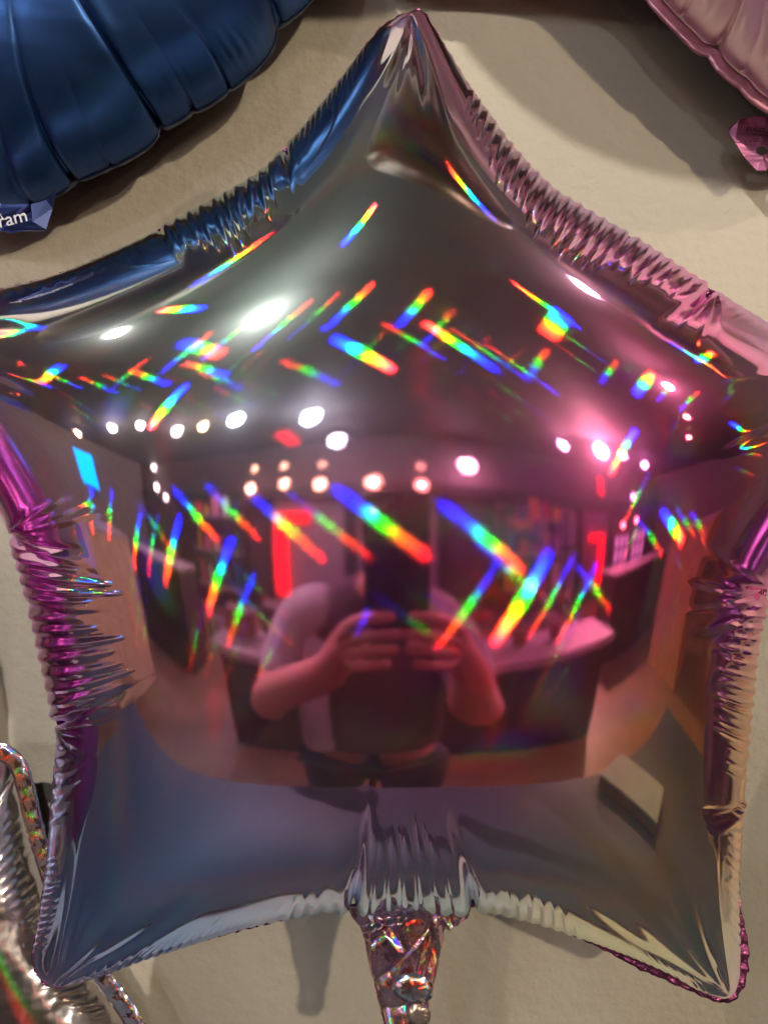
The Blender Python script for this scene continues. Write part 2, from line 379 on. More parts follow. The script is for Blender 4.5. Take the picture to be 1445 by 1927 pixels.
# the crumpled filling neck
def crumple(name, rows, nx, ny, amp, mat, parent, y0=0.0, seed=5, cell=9):
    """a creased strip of foil between left and right edges given in px rows (y, xl, xr)"""
    rng = np.random.RandomState(seed)
    ys = np.linspace(rows[0][0], rows[-1][0], ny); xl = np.interp(ys, [r[0] for r in rows], [r[1] for r in rows]); xr = np.interp(ys, [r[0] for r in rows], [r[2] for r in rows])
    ny_, nx_ = np.meshgrid(np.arange(ny), np.arange(nx), indexing='ij'); u = nx_ / (nx - 1)
    X = xl[:, None] * (1 - u) + xr[:, None] * u; Yp = ys[:, None] + 0 * u
    # creases: a distance to random lines, folded
    h = np.zeros_like(X)
    for k in range(46):
        cx, cy = rng.uniform(xl.min(), xr.max()), rng.uniform(ys[0], ys[-1]); th = rng.normal(math.pi * 0.5, 0.9)
        d = (X - cx) * math.sin(th) - (Yp - cy) * math.cos(th); al = (X - cx) * math.cos(th) + (Yp - cy) * math.sin(th)
        ln = rng.uniform(20, 90); wd = rng.uniform(3, 14)
        h += rng.choice([-1, 1]) * rng.uniform(.3, 1) * np.maximum(0, 1 - np.abs(d) / wd) * np.exp(-(al / ln) ** 2)
    h = h * amp + 0.004 * np.sin(u * math.pi)
    P = px(0, 0); V = np.stack([(X - 722.5) * K + rng.randn(*X.shape) * 0.0002, y0 - h, (963.5 - Yp) * K + CZ], -1).reshape(-1, 3)
    F = [(i * nx + j, i * nx + j + 1, (i + 1) * nx + j + 1, (i + 1) * nx + j) for i in range(ny - 1) for j in range(nx - 1)]
    o = mesh(name, V, F, mat, parent, True)
    sm = o.modifiers.new('thick', 'SOLIDIFY'); sm.thickness = 0.0004
    return o
neck_tint = blob_tint((0.55, 0.30, 0.30), [(760, 1745, 90, (0.35, 0.16, 0.2), 0.9), (775, 1900, 120, (0.72, 0.42, 0.34), 0.7)])
M_NECK = film_material('creased_film', neck_tint, [(tuple(G1), 0.09), (tuple(-G2), 0.09), (tuple(-G1), 0.09)], k0=0.10, k1=0.42, nbin=3, main_rough=0.1, haze=0.08, fine=(70, 0.0012), alpha=0.13)
neck = crumple('neck', [(1700,655,885),(1722,664,878),(1745,682,836),(1800,693,824),(1870,710,808),(1935,726,794),(2010,742,780)], 60, 130, 0.006, M_NECK, star, y0=-0.004)
def valve(cx, cy, rx, ry, mat, rot=0.0, y0=-0.013):
    bm = bmesh.new(); n = 40; c = bm.verts.new(px(cx, cy) + Vector((0, y0 - 0.001, 0))); rim = []; mid = []
    for i in range(n):
        a = 2 * math.pi * i / n; q = 1 + 0.03 * math.sin(5 * a)
        x, y = rx * q * math.cos(a), ry * q * math.sin(a)
        rim.append(bm.verts.new(px(cx + x * math.cos(rot) - y * math.sin(rot), cy + x * math.sin(rot) + y * math.cos(rot)) + Vector((0, y0 + 0.0004 * math.sin(7 * a), 0))))
        mid.append(bm.verts.new(px(cx + .55 * x, cy + .55 * y) + Vector((0, y0 - 0.0012 + 0.0002 * math.sin(11 * a), 0))))
    for i in range(n):
        bm.faces.new((rim[i], rim[(i + 1) % n], mid[(i + 1) % n], mid[i])); bm.faces.new((mid[i], mid[(i + 1) % n], c))
    o = bmobj('valve_disc', bm, mat, star, True); sm = o.modifiers.new('thick', 'SOLIDIFY'); sm.thickness = 0.0005
    return o
M_VALVE = film_material('silver_film', blob_tint((0.75, 0.76, 0.8), []), [(tuple(G1), 0.12), (tuple(-G2), 0.12)], k0=0.10, k1=0.4, nbin=3, main_rough=0.1, haze=0.1, fine=(60, 0.0006), alpha=0.16)
valve(776, 1836, 38, 28, M_VALVE, 0.15)
valve(786, 1882, 22, 20, simple('plain_foil_spot', (0.6, 0.45, 0.38), 0.3, metal=0.9, bump=0.002, bscale=120), 0.4, y0=-0.0145)
#@@END

#@@OTHERS
# ------------------------------------------------------------------ the other balloons
def satin(name, col, rough=0.34, bump=0.0006, bscale=45):
    m, nt, out = new_mat(name); L = nt.links.new
    b = N(nt, 'ShaderNodeBsdfPrincipled', ins={'Base Color': tuple(col) + (1,), 'Metallic': 0.85, 'Roughness': rough})
    tc = N(nt, 'ShaderNodeTexCoord'); mp = N(nt, 'ShaderNodeMapping'); mp.inputs['Rotation'].default_value = (0, math.radians(-38), 0); mp.inputs['Scale'].default_value = (0.25, 1, 1.6)
    L(tc.outputs['Object'], mp.inputs['Vector'])
    nz = N(nt, 'ShaderNodeTexNoise', ins={'Scale': bscale, 'Detail': 1.0}); L(mp.outputs[0], nz.inputs['Vector'])
    bp = N(nt, 'ShaderNodeBump', ins={'Strength': 1.0, 'Distance': bump}); L(nz.outputs['Fac'], bp.inputs['Height']); L(bp.outputs[0], b.inputs['Normal'])
    L(b.outputs[0], out.inputs[0]); return m

BLUE = satin('blue_satin_foil', (0.022, 0.065, 0.205))
bo = [(592,-12),(560,22),(528,40),(520,36),(516,78),(488,122),(440,160),(431,160),(428,168),(398,192),(368,205),(362,204),(340,222),(304,236),(298,236),(290,262),(262,284),(222,306),(206,312),(170,328),(142,336),(135,338),(118,358),(88,372),(40,392),(-40,405),(-160,380),(-290,300),(-380,160),(-400,-40),(-330,-260),(-180,-440),(40,-560),(300,-560),(520,-440),(640,-260),(650,-110)]
DB = 0.045
V, c, Bb = inflate(bo, (120, -90), 0.085, [((516,78),(440,160),20,0.35,40,0),((400,190),(300,236),22,0.35,40,0),((280,275),(140,336),22,0.35,40,0)],
    [((524,38),6,9,130,0.0),((430,162),3,6,60,0.3),((364,205),1.6,6,60,0.1),((300,237),7,8,260,-0.15),((208,312),1.5,6,80,0.0),((138,337),5,7,170,-0.1),((60,385),3,8,150,0.0)], n0=420, f=3, M=60, depth=DB, seed=8)
blue = thing('number_balloon', 'matt dark blue foil balloon at the top left corner, cut off by the frame', 'balloon', (0, 0, 0))
panel('front_panel', V, c, BLUE, blue, False)
V2 = V[:, ::3].copy(); V2[..., 1] = DB + (DB - V2[..., 1]) * 0.5; c2 = c.copy(); c2[1] = DB + (DB - c2[1]) * 0.5
panel('back_panel', V2, c2, BLUE, blue, True)
seam_strip('seam', Bb, DB + 0.001, 5, simple('dark_blue_edge', (0.012, 0.016, 0.04), 0.5, metal=0.5), blue, ragged=0.1, wave=0.0001)
def sheet(name, pts, depth, mat, parent, th=0.0008, wob=0.0, hole=None):
    bm = bmesh.new(); vs = [bm.verts.new(px(x, y, depth) + Vector((0, wob * math.sin(i * 2.3), 0))) for i, (x, y) in enumerate(pts)]
    if hole:
        hs = [bm.verts.new(px(x, y, depth)) for x, y in hole]
        es = [bm.edges.new((vs[i], vs[(i + 1) % len(vs)])) for i in range(len(vs))] + [bm.edges.new((hs[i], hs[(i + 1) % len(hs)])) for i in range(len(hs))]
        bmesh.ops.triangle_fill(bm, edges=es, use_beauty=True)
    else: bm.faces.new(vs)
    o = bmobj(name, bm, mat, parent); sm = o.modifiers.new('thick', 'SOLIDIFY'); sm.thickness = th; sm.offset = 0
    return o
def text(name, body, x, y, size_px, depth, mat, parent, rot=0.0, flipx=False):
    cu = bpy.data.curves.new(name, 'FONT'); cu.body = body; cu.size = size_px * (D + depth) / 1445.0; cu.extrude = 0.0002; cu.align_x = 'LEFT'
    o = bpy.data.objects.new(name, cu); COL.objects.link(o); o.location = px(x, y, depth); o.rotation_euler = (math.radians(90), math.radians(rot), 0)
    if flipx: o.scale = (-1, 1, 1)
    cu.materials.append(mat); me = bpy.data.meshes.new_from_object(o); m = mesh(name, [], [], None, parent, False); m.data = me
    m.location = o.location; m.rotation_euler = o.rotation_euler; m.scale = o.scale; bpy.data.objects.remove(o); return m
DT = -0.012
tabb = sheet('tab', [(-60,372),(0,382),(58,386),(82,376),(104,362),(94,388),(86,432),(52,434),(24,440),(0,432),(-60,430)], DT + 0.008, satin('blue_tab_foil', (0.03, 0.045, 0.16), bscale=90, bump=0.002), blue, wob=0.002)
sheet('tab_fold', [(58,384),(84,374),(110,360),(97,390),(86,431),(66,420)], DT + 0.003, simple('dark_blue_fold', (0.02, 0.03, 0.09), 0.3, metal=0.8), blue, wob=0.003)
M_PRINT = simple('pale_print', (0.55, 0.55, 0.62), 0.6, noise=0.02)
text('tab_print', 'Anagram', -72, 446, 36, DT, M_PRINT, blue, rot=-14)
text('tab_print', '™', 38, 410, 9, DT, M_PRINT, blue, rot=-14)
text('tab_print', 'Δ', -4, 414, 17, DT, M_PRINT, blue, rot=-14)

PINK = satin('pink_satin_foil', (0.84, 0.60, 0.70), rough=0.42, bump=0.0004)
po = [(1205,-45),(1130,-100),(1000,-120),(860,-125),(720,-150),(660,-300),(760,-480),(1000,-580),(1300,-600),(1600,-560),(1800,-420),(1860,-200),(1840,20),(1760,160),(1620,240),(1520,235),(1450,194),(1420,172),(1404,152),(1388,142),(1362,118),(1345,92),(1322,84),(1300,62),(1275,38),(1240,0)]  # unseen part above the frame is stretched leftwards to shade the upper wall
po_ = [(1240,0),(1275,38),(1300,62),(1322,84),(1345,92),(1362,118),(1388,142),(1404,152),(1420,172),(1450,194),(1520,235),(1620,240),(1760,150),(1820,-40),(1790,-260),(1640,-420),(1440,-450),(1270,-360),(1180,-200)]
DP = 0.05
V, c, Bp = inflate(po, (1330, -200), 0.085, [((1240,0),(1330,88),26,0.35,35,0),((1350,100),(1450,194),24,0.35,35,0)],
    [((1276,40),2.5,6,60,0),((1346,93),5,6,120,0),((1390,143),2,6,60,0),((1450,195),3,6,100,0)], n0=360, f=3, M=50, depth=DP, seed=4)
pink = thing('number_balloon', 'satin pale pink foil balloon at the top right corner, cut off by the frame', 'balloon', (0, 0, 0))
panel('front_panel', V, c, PINK, pink, False)
V2 = V[:, ::3].copy(); V2[..., 1] = DP + (DP - V2[..., 1]) * 0.5; c2 = c.copy(); c2[1] = DP + (DP - c2[1]) * 0.5
panel('back_panel', V2, c2, PINK, pink, True)
seam_strip('seam', Bp, DP - 0.004, 20, satin('pink_edge_foil', (0.45, 0.2, 0.26), bscale=120), pink, ragged=0.03, wave=0.00005)
hole = [(1434 + 12 * math.cos(a), 283 + 9 * math.sin(a)) for a in np.linspace(0, 2 * math.pi, 16, endpoint=False)]
ptab = sheet('tab', [(1371,248),(1374,238),(1388,226),(1405,220),(1422,218),(1440,221),(1470,232),(1500,262),(1480,290),(1452,308),(1440,322),(1424,320),(1400,292),(1380,268)], 0.07, satin('mauve_tab_foil', (0.40, 0.14, 0.27), rough=0.45, bscale=120, bump=0.0015), pink, wob=0.0015, hole=hole)
M_INK = simple('black_ink', (0.02, 0.01, 0.015), 0.6)
text('tab_print', 'XL-SHAPE', 1455, 250, 12, 0.067, M_INK, pink, rot=4, flipx=True)
text('tab_print', 'fold here to seal', 1462, 257, 7, 0.067, M_INK, pink, rot=4, flipx=True)
for i in range(8):
    x = 1382 + i * 9; bm = bmesh.new(); q = px(x, 266 - 0.02 * (x - 1410), 0.067); box(bm, q.x, q.x + 0.0019, q.y, q.y + 0.0004, q.z, q.z + 0.0005); bmobj('printed_dash', bm, M_INK, pink)

# round magenta balloon left of the frame, mirrored in the star's left rim
mb = thing('round_balloon', 'round magenta foil balloon left of the star, seen in its left rim', 'balloon', (-0.57, 0.02, 1.36))
bm = bmesh.new(); bmesh.ops.create_uvsphere(bm, u_segments=72, v_segments=36, radius=0.26)
for v in bm.verts:
    a = math.atan2(v.co.z, v.co.x); rr = math.hypot(v.co.x, v.co.z) / .26
    v.co.y *= 0.45 * (1 + 0.06 * math.cos(a * 36) * rr ** 6)
bmobj('foil', bm, satin('magenta_foil', (0.36, 0.06, 0.30), rough=0.2, bump=0.0002), mb, True)
bm = bmesh.new(); cyl(bm, (0, 0, 0), .267, .267, .001, 72, 'Y'); bmobj('seam', bm, M_SEAM, mb)

for x_, z_, r_, l_ in ((-.50, 2.07, .22, 'leftmost of three unseen bronze foil balloons added above the star to shade the wall'), (.10, 2.06, .20, 'middle one of three unseen bronze foil balloons added above the star to shade the wall'), (.62, 2.10, .22, 'rightmost of three unseen bronze foil balloons added above the star to shade the wall')):  # unseen balloons, added to block lamp light from the upper wall
    t = thing('round_balloon', l_, 'balloon', (x_, -.13, z_), 'added shading balloons above the star')
    bm = bmesh.new(); bmesh.ops.create_uvsphere(bm, u_segments=48, v_segments=24, radius=r_)
    for v in bm.verts: v.co.y *= 0.5
    bmobj('foil', bm, satin('bronze_foil', (0.10, 0.06, 0.035), rough=0.35), t, True)
    bm = bmesh.new(); cyl(bm, (0, 0, 0), r_ + .007, r_ + .007, .001, 64, 'Y'); bmobj('seam', bm, satin('bronze_edge', (0.08, 0.05, 0.03)), t)

vb = thing('round_balloon', 'round violet foil balloon added out of view right of the star to darken its right rim', 'balloon', (0.60, 0.02, 1.27))  # added out of view to give the star's right rim a dark reflection
bm = bmesh.new(); bmesh.ops.create_uvsphere(bm, u_segments=72, v_segments=36, radius=0.22)
for v in bm.verts: v.co.y *= 0.45
bmobj('foil', bm, satin('violet_foil', (0.16, 0.07, 0.22), rough=0.2, bump=0.0002), vb, True)
bm = bmesh.new(); cyl(bm, (0, 0, 0), .227, .227, .001, 72, 'Y'); bmobj('seam', bm, M_SEAM, vb)

# silver holographic star, lower left
so = [(-420,1560),(-250,1500),(-120,1455),(-30,1425),(8,1432),(26,1452),(40,1500),(56,1570),(82,1650),(104,1722),(140,1790),(190,1858),(236,1922),(262,1990),(240,2060),(140,2110),(0,2130),(-180,2200),(-340,2260),(-420,2200),(-440,2000),(-480,1800)]
DS = 0.07
V, c, Bs = inflate(so, (-120, 1800), 0.045, [((40,1500),(104,1722),20,0.5,40,0.2),((120,1750),(236,1922),20,0.5,40,0.2)], [((30,1460),3,6,60,0)], n0=300, f=3, M=50, depth=DS, seed=2)
M_SIL = film_material('silver_holographic_film', blob_tint((0.72, 0.68, 0.69), []), [(tuple(G1), 0.003), (tuple(-G1), 0.003), (tuple(G2), 0.003)], k0=0.10, k1=0.40, nbin=3, main_rough=0.16, haze=0.3, fine=(40, 0.003), alpha=0.14)
sil = thing('star_balloon', 'slack silver holographic foil balloon at the lower left corner', 'balloon', (0, 0, 0))
panel('front_panel', V, c, M_SIL, sil, False)
V2 = V[:, ::3].copy(); V2[..., 1] = DS + (DS - V2[..., 1]) * 0.35; c2 = c.copy(); c2[1] = DS + (DS - c2[1]) * 0.35
panel('back_panel', V2, c2, M_SIL, sil, True)
M_SILE = film_material('creased_silver_edge', blob_tint((0.66, 0.60, 0.66), []), [(tuple(G1), 0.04), (tuple(-G2), 0.04)], k0=0.10, k1=0.42, nbin=3, main_rough=0.12, haze=0.15, fine=(110, 0.0009), alpha=0.15)
seam_strip('seam', Bs, DS - 0.014, 30, M_SILE, sil, ragged=0.06, wave=0.0005)

#@@ROOM
wall_m = simple('cream_wall', (0.53, 0.47, 0.39), 0.85, noise=0.06, scale=3, bump=0.0016, bscale=110)
def plane(name, a, b, c, d, mat):
    o = mesh(name, [a, b, c, d], [(0, 1, 2, 3)], mat, None, False); tag(o, None, None, None, 'structure'); return o
YW = 0.10; XL, XR, YB, HC = -7.0, 7.5, -7.5, 2.8
plane('wall', (XL, YW, 0), (XR, YW, 0), (XR, YW, HC), (XL, YW, HC), wall_m)
plane('floor', (XL, YW, 0), (XR, YW, 0), (XR, YB, 0), (XL, YB, 0), simple('brown_floor', (0.22, 0.13, 0.075), 0.5, scale=2, noise=0.2))
plane('ceiling', (XL, YW, HC), (XR, YW, HC), (XR, YB, HC), (XL, YB, HC), simple('grey_ceiling', (0.085, 0.085, 0.083), 0.7, scale=1))
plane('back_wall', (XL, YB, 0), (XR, YB, 0), (XR, YB, HC), (XL, YB, HC), simple('back_paint', (0.10, 0.07, 0.07), 0.7))
plane('side_wall', (XL, YB, 0), (XL, YW, 0), (XL, YW, HC), (XL, YB, HC), simple('side_paint', (0.25, 0.22, 0.2), 0.7))
plane('side_wall', (XR, YB, 0), (XR, YW, 0), (XR, YW, HC), (XR, YB, HC), simple('side_paint', (0.25, 0.22, 0.2), 0.7))

# ------------------------------------------------------------------ ceiling lamps
M_HOUSE = simple('lamp_housing', (0.05, 0.05, 0.05), 0.5)
WHITE, WARM, DAY = (1.0, 0.93, 0.82), (1.0, 0.6, 0.32), (0.85, 0.93, 1.0)
EM = {}
def lamp(x, y, z, r, col, s, label, aim=False, grp='lamps of the ceiling'):
    """a small spotlight hanging from the ceiling; an aimed one is turned to the balloon wall in a deep shade"""
    key = (col, s)
    if key not in EM: EM[key] = emis('lamp_glow', col, s)
    t = thing('ceiling_lamp', label, 'lamp', (x, y, z), grp)
    if aim:
        d = (Vector((0, YW, 1.35)) - Vector((x, y, z))).normalized(); t.rotation_euler = d.to_track_quat('-Z', 'Y').to_euler()
        bm = bmesh.new(); cyl(bm, (0, 0, r * 0.3), r * 1.35, r * 1.2, r * 2.4, 24, cap=False); cyl(bm, (0, 0, r * 1.56), r * 1.2, r * 0.8, r * 0.12, 24); bmobj('lamp_housing', bm, M_HOUSE, t)
    else:
        bm = bmesh.new(); cyl(bm, (0, 0, r * 0.9), r * 1.05, r * 1.05, r * 1.2, 16, cap=False); cyl(bm, (0, 0, r * 1.55), r * 1.05, r * 0.3, r * 0.1, 16); bmobj('lamp_housing', bm, M_HOUSE, t)
        if z < HC - r * 2.5:
            bm = bmesh.new(); cyl(bm, (0, 0, (HC - z + r * 1.5) / 2), 0.008, 0.008, HC - z - r * 1.6, 8); bmobj('lamp_cord', bm, M_HOUSE, t)
    bm = bmesh.new(); bmesh.ops.create_icosphere(bm, subdivisions=1, radius=r); bmobj('bulb', bm, EM[key], t, True)
    return t
LAMPS = [  (1.92,-1.25,2.66,.028,(1,.8,.62),2000,'warm spotlight in the pink upper right of the star',True),
  # x, y, z, radius, colour, strength, which one
 (-1.30,-0.55,2.68,.045,WHITE,350,'spotlight close above the star, left of its top tip',True),
 (0.95,-0.38,2.68,.045,WHITE,300,'spotlight close above the star, right of its top tip',True),
 (-0.71,-1.30,2.66,.030,WHITE,3200,'brightest glaring lamp, high on the left half of the star',True),
 (-0.90,-5.0,2.72,.080,DAY,342.0,'large cold white lamp straight above the left red strip, right one of two'),
 (-1.76,-4.25,2.72,.075,DAY,273.6,'large cold white lamp, left one of the two big ones above the left red strip'),
 (-0.72,-6.6,2.62,.070,DAY,136.8,'lamp just below and right of the two big cold white ones'),
 (1.15,-7.1,2.32,.085,WHITE,136.8,'single white lamp right of the warm row, over the phone'),
 (3.12,-5.0,2.66,.10,(1,.86,.62),1500,'biggest warm yellow lamp on the right half of the star',True),
 (2.5,-5.5,2.70,.05,WHITE,239.4,'small lilac white lamp left of the biggest yellow lamp'),
 (3.8,-5.1,2.70,.05,DAY,205.2,'small lamp right beside the biggest yellow lamp'),
 (4.9,-5.5,2.68,.065,DAY,171.0,'upper lamp of the pair far right of the yellow lamp'),
 (5.6,-7.1,2.1,.07,DAY,24.3,'lower faint lamp of the pair far right of the yellow lamp'),
 (-2.8,-4.1,2.72,.07,WHITE,153.9,'white lamp in the left cluster nearest to the two big ones'),
 (-3.2,-3.35,2.72,.06,WHITE,119.7,'uppermost white lamp in the left cluster'),
 (-4.0,-3.2,2.72,.08,WHITE,153.9,'white lamp on the left side of the left cluster'),
 (-2.3,-4.2,2.72,.045,WARM,171.0,'small orange lamp between the left cluster and the big cold ones'),
 (-5.6,-3.0,2.6,.08,WARM,85.5,'orange lamp at the far left end of the upper lamps'),
 (-5.9,-7.2,2.65,.08,WHITE,24.3,'highest of three faint lamps stepping down at far left'),
 (-5.7,-7.1,2.1,.08,WHITE,24.3,'middle one of three faint lamps stepping down at far left'),
 (-5.3,-7.2,1.87,.07,WHITE,18.2,'lowest of three faint lamps stepping down at far left'),
 (-2.3,-7.1,2.02,.06,WARM,54.7,'leftmost warm lamp of the lower row'),
 (-1.6,-7.1,2.06,.045,WARM,48.6,'second warm lamp from the left in the lower row'),
 (-0.98,-7.1,2.01,.05,WARM,54.7,'third warm lamp from the left in the lower row'),
 (-0.2,-7.1,2.01,.06,WARM,54.7,'fourth warm lamp from the left in the lower row'),
 (0.46,-7.1,1.97,.045,WARM,42.6,'rightmost warm lamp of the lower row'),
 (-2.3,-7.3,2.4,.035,WARM,24.3,'tiny warm lamp above the leftmost lamp of the lower row'),
 (-1.68,-7.3,2.38,.03,WARM,24.3,'tiny warm lamp above the second lamp of the lower row'),
 (-1.0,-7.3,2.34,.03,WARM,21.3,'tiny warm lamp above the third lamp of the lower row'),
 (0.47,-7.3,2.26,.03,WARM,21.3,'tiny warm lamp above the rightmost lamp of the lower row'),
 (5.2,-7.2,1.42,.05,WARM,30.4,'left one of two orange lamps over the lit windows'),
 (5.9,-7.2,1.50,.05,WARM,36.5,'right one of two orange lamps over the lit windows'),
 (2.9,-1.9,2.72,.03,WARM,136.8,'small warm lamp right of the spotlight in the upper right of the star'),
 (3.9,-2.7,2.72,.03,WARM,85.5,'faint small lamp at the far right of the star')]
for L_ in LAMPS: lamp(*L_)

# ------------------------------------------------------------------ furniture seen in the balloon's mirror
def tbox(name, label, cat, x0, x1, y0, y1, z0, z1, mat, bev=0.004, group=None):
    bm = bmesh.new(); box(bm, x0, x1, y0, y1, z0, z1, bev); o = bmobj(name, bm, mat); tag(o, label, cat, group); return o
def part(name, parent, mat, *b, bev=0.003):
    bm = bmesh.new(); box(bm, *b, bev); return bmobj(name, bm, mat, parent)

tb = thing('table', 'slate blue table under the star, reflected along its lower edge', 'table', (0, -0.2, 0))
M_TT = simple('slate_blue_top', (0.018, 0.027, 0.042), 0.5, noise=0.08, scale=5)
part('tabletop', tb, M_TT, -1.25, 1.25, -0.40, 0.26, 0.79, 0.82)
for sx in (-1.15, 1.15):
    for sy in (-0.34, 0.2): part('leg', tb, M_HOUSE, sx - .025, sx + .025, sy - .025, sy + .025, 0, 0.79)
bx = thing('box', 'pale grey flat box lying on the slate blue table, reflected at lower right', 'box', (0.62, -0.42, 0.82)); bx.rotation_euler = (0, 0, math.radians(72)); bx.scale = (1.45, 1.35, 1.1)
part('carton', bx, simple('dark_carton', (0.06, 0.06, 0.055), 0.6), -.10, .10, -.06, .06, 0, .045)
part('lid', bx, simple('pale_carton_lid', (0.15, 0.19, 0.18), 0.6), -.102, .102, -.062, .062, .045, .055)

ct = thing('counter', 'long dark counter with a pale top behind the photographer, seen in the reflection', 'counter', (0.2, -2.3, 0))
M_PALE = simple('pale_top', (0.38, 0.30, 0.29), 0.5); M_DARK = simple('dark_wood', (0.045, 0.025, 0.02), 0.5, scale=4, noise=0.3)
part('countertop', ct, M_PALE, -1.35, 1.35, -.32, .32, .74, .79)
part('cabinet', ct, M_DARK, -1.25, 1.25, -.26, .28, 0, .74)
for x in (-.83, -.42, 0, .42, .83): part('panel_gap', ct, M_HOUSE, x - .008, x + .008, .276, .284, .05, .70, bev=0)

def plant(x, y, z, h, seed, label):
    t = thing('potted_plant', label, 'plant', (x, y, z), 'plants on the counter')
    bm = bmesh.new(); cyl(bm, (0, 0, .05), .045, .06, .10, 20); bmobj('pot', bm, simple('clay_pot', (0.3, 0.12, 0.08), 0.7), t)
    bm = bmesh.new(); rng = random.Random(seed)
    for i in range(130):
        a = rng.uniform(0, 6.28); e = rng.uniform(.1, 1.4); r = rng.uniform(.3, 1) * h * .7
        p = Vector((math.cos(a) * math.cos(e) * r, math.sin(a) * math.cos(e) * r, .1 + math.sin(e) * r * 1.2)); d = Vector((math.cos(a), math.sin(a), rng.uniform(-.3, .8))).normalized()
        sd = d.cross(Vector((0, 0, 1))).normalized() * .014; l = rng.uniform(.03, .06)
        q = [bm.verts.new(p), bm.verts.new(p + d * l * .5 + sd), bm.verts.new(p + d * l), bm.verts.new(p + d * l * .5 - sd)]; bm.faces.new(q)
    bmobj('leaves', bm, simple('green_leaf', (0.05, 0.16, 0.03), 0.5), t)
    fm = simple('red_flower', (0.7, 0.03, 0.03), 0.5)
    for i in range(6):
        a = rng.uniform(0, 6.28); r = rng.uniform(.2, .7) * h * .7
        bm = bmesh.new(); bmesh.ops.create_icosphere(bm, subdivisions=2, radius=.018, matrix=Matrix.Translation((math.cos(a) * r, math.sin(a) * r, .12 + rng.uniform(.3, 1) * h * .7)))
        bmobj('flower', bm, fm, t, True)
plant(0.72, -2.35, .79, .22, 1, 'leafy potted plant with red flowers at the right end of the counter')
plant(0.45, -2.45, .79, .18, 2, 'small potted plant with red flowers beside the cake box on the counter')
plant(1.02, -2.4, .79, .26, 3, 'tallest potted plant on the counter, at its far right end')
for i, (x, h, c, l) in enumerate(((-.95,.14,(.35,.12,.1),'low reddish display crate at the left end of the counter'), (-.6,.2,(.12,.08,.1),'dark display crate on the left half of the counter'), (.22,.13,(.55,.4,.4),'pale cake box beside the plants on the counter'))):
    t = thing('display_box', l, 'box', (x, -2.4, .79)); part('carton', t, simple('carton_paint', c, 0.6), -.12, .12, -.1, .1, 0, h); part('lid', t, simple('carton_lid_paint', tuple(v * .7 for v in c), 0.6), -.125, .125, -.105, .105, h, h + .02)

# the back of the room
M_FR = simple('dark_frame', (0.03, 0.02, 0.02), 0.5); M_PNL = simple('pale_screen_panel', (0.30, 0.23, 0.24), 0.7, noise=0.12)
t = thing('beam', 'dark wooden beam across the far wall above the pale panels', 'beam', (0, -7.3, 1.9)); part('plank', t, M_FR, -6.8, 7.3, -.08, .08, -.09, .09)
def screen(x0, x1, z0, z1, label, mids=()):
    t = thing('wall_panel', label, 'panel', ((x0 + x1) / 2, -7.42, 0), 'pale framed panels on the far wall'); w_ = (x1 - x0) / 2
    part('paper', t, M_PNL, -w_, w_, -.02, .0, z0, z1)
    part('frame', t, M_FR, -w_, -w_ + .07, 0, .04, z0, z1); part('frame', t, M_FR, w_ - .07, w_, 0, .04, z0, z1)
    part('frame', t, M_FR, -w_ + .07, w_ - .07, 0, .04, z0, z0 + .07)
    for m in mids: part('frame', t, M_FR, -w_ + .07, w_ - .07, .002, .038, m - .03, m + .03)
screen(-1.95, -.55, .1, 1.8, 'pale far wall panel behind the left red light strip')
screen(-.5, .75, .1, 1.8, 'pale far wall panel behind the photographer')
screen(1.5, 2.75, .1, 1.8, 'pale far wall panel right of the hanging black cloth', (1.15,))
screen(2.8, 3.55, .1, 1.8, 'narrow pale far wall panel next to the black display board', (1.05,))
screen(3.6, 4.75, .1, 1.8, 'pale far wall panel behind the right red light strip')
tbox('display_board', 'black display board leaning on the far wall', 'board', 1.55, 2.35, -7.3, -7.2, .15, 1.3, simple('black_board', (0.03, 0.015, 0.02), 0.5))
tbox('cabinet', 'tall dark cabinet in the far left of the room', 'cabinet', -4.6, -2.4, -7.3, -6.9, 0, 1.85, M_DARK)
tbox('curtain', 'dark hanging cloth on the far wall', 'curtain', .8, 1.45, -7.38, -7.3, .1, 1.8, simple('dark_cloth', (0.08, 0.03, 0.04), 0.8))
def window(x0, x1, z0, z1, label):
    t = thing('window', label, 'window', ((x0 + x1) / 2, -7.4, 0), 'windows of the far wall'); w_ = (x1 - x0) / 2
    part('pane', t, emis('daylit_pane', (1.0, .92, .95), 0.75), -w_, w_, -.03, 0, z0, z1, bev=0)
    for k in range(4): xx = -w_ + k * (2 * w_) / 3; part('mullion', t, M_FR, xx - .03, xx + .03, .0, .04, z0, z1)
    for k in range(4): zz = z0 + k * (z1 - z0) / 3; part('mullion', t, M_FR, -w_ + .03, w_ - .03, .003, .037, zz - .025, zz + .025)
window(4.95, 5.7, .3, 1.2, 'left lit window with small panes on the far wall'); window(5.9, 6.7, .3, 1.25, 'right lit window with small panes on the far wall')
for i, (x, y, w_, d_, h, l) in enumerate(((-3.0,-3.4,1.6,.6,.95,'low dark shelf unit standing left behind the counter'), (3.4,-3.8,1.8,.6,.9,'low dark shelf unit standing right behind the counter'), (3.6,-2.0,.6,1.2,1.2,'brown cupboard by the right side of the room'), (-3.2,-1.6,.6,1.4,1.1,'brown cupboard by the left side of the room'))):
    t = thing('cupboard', l, 'cupboard', (x, y, 0)); part('body', t, (M_DARK, M_DARK, simple('ochre_wood', (.45, .27, .12), .5), simple('tan_wood', (.5, .36, .22), .5))[i], -w_/2, w_/2, -d_/2, d_/2, 0, h); part('top', t, M_PALE, -w_/2-.02, w_/2+.02, -d_/2-.02, d_/2+.02, h, h + .03)
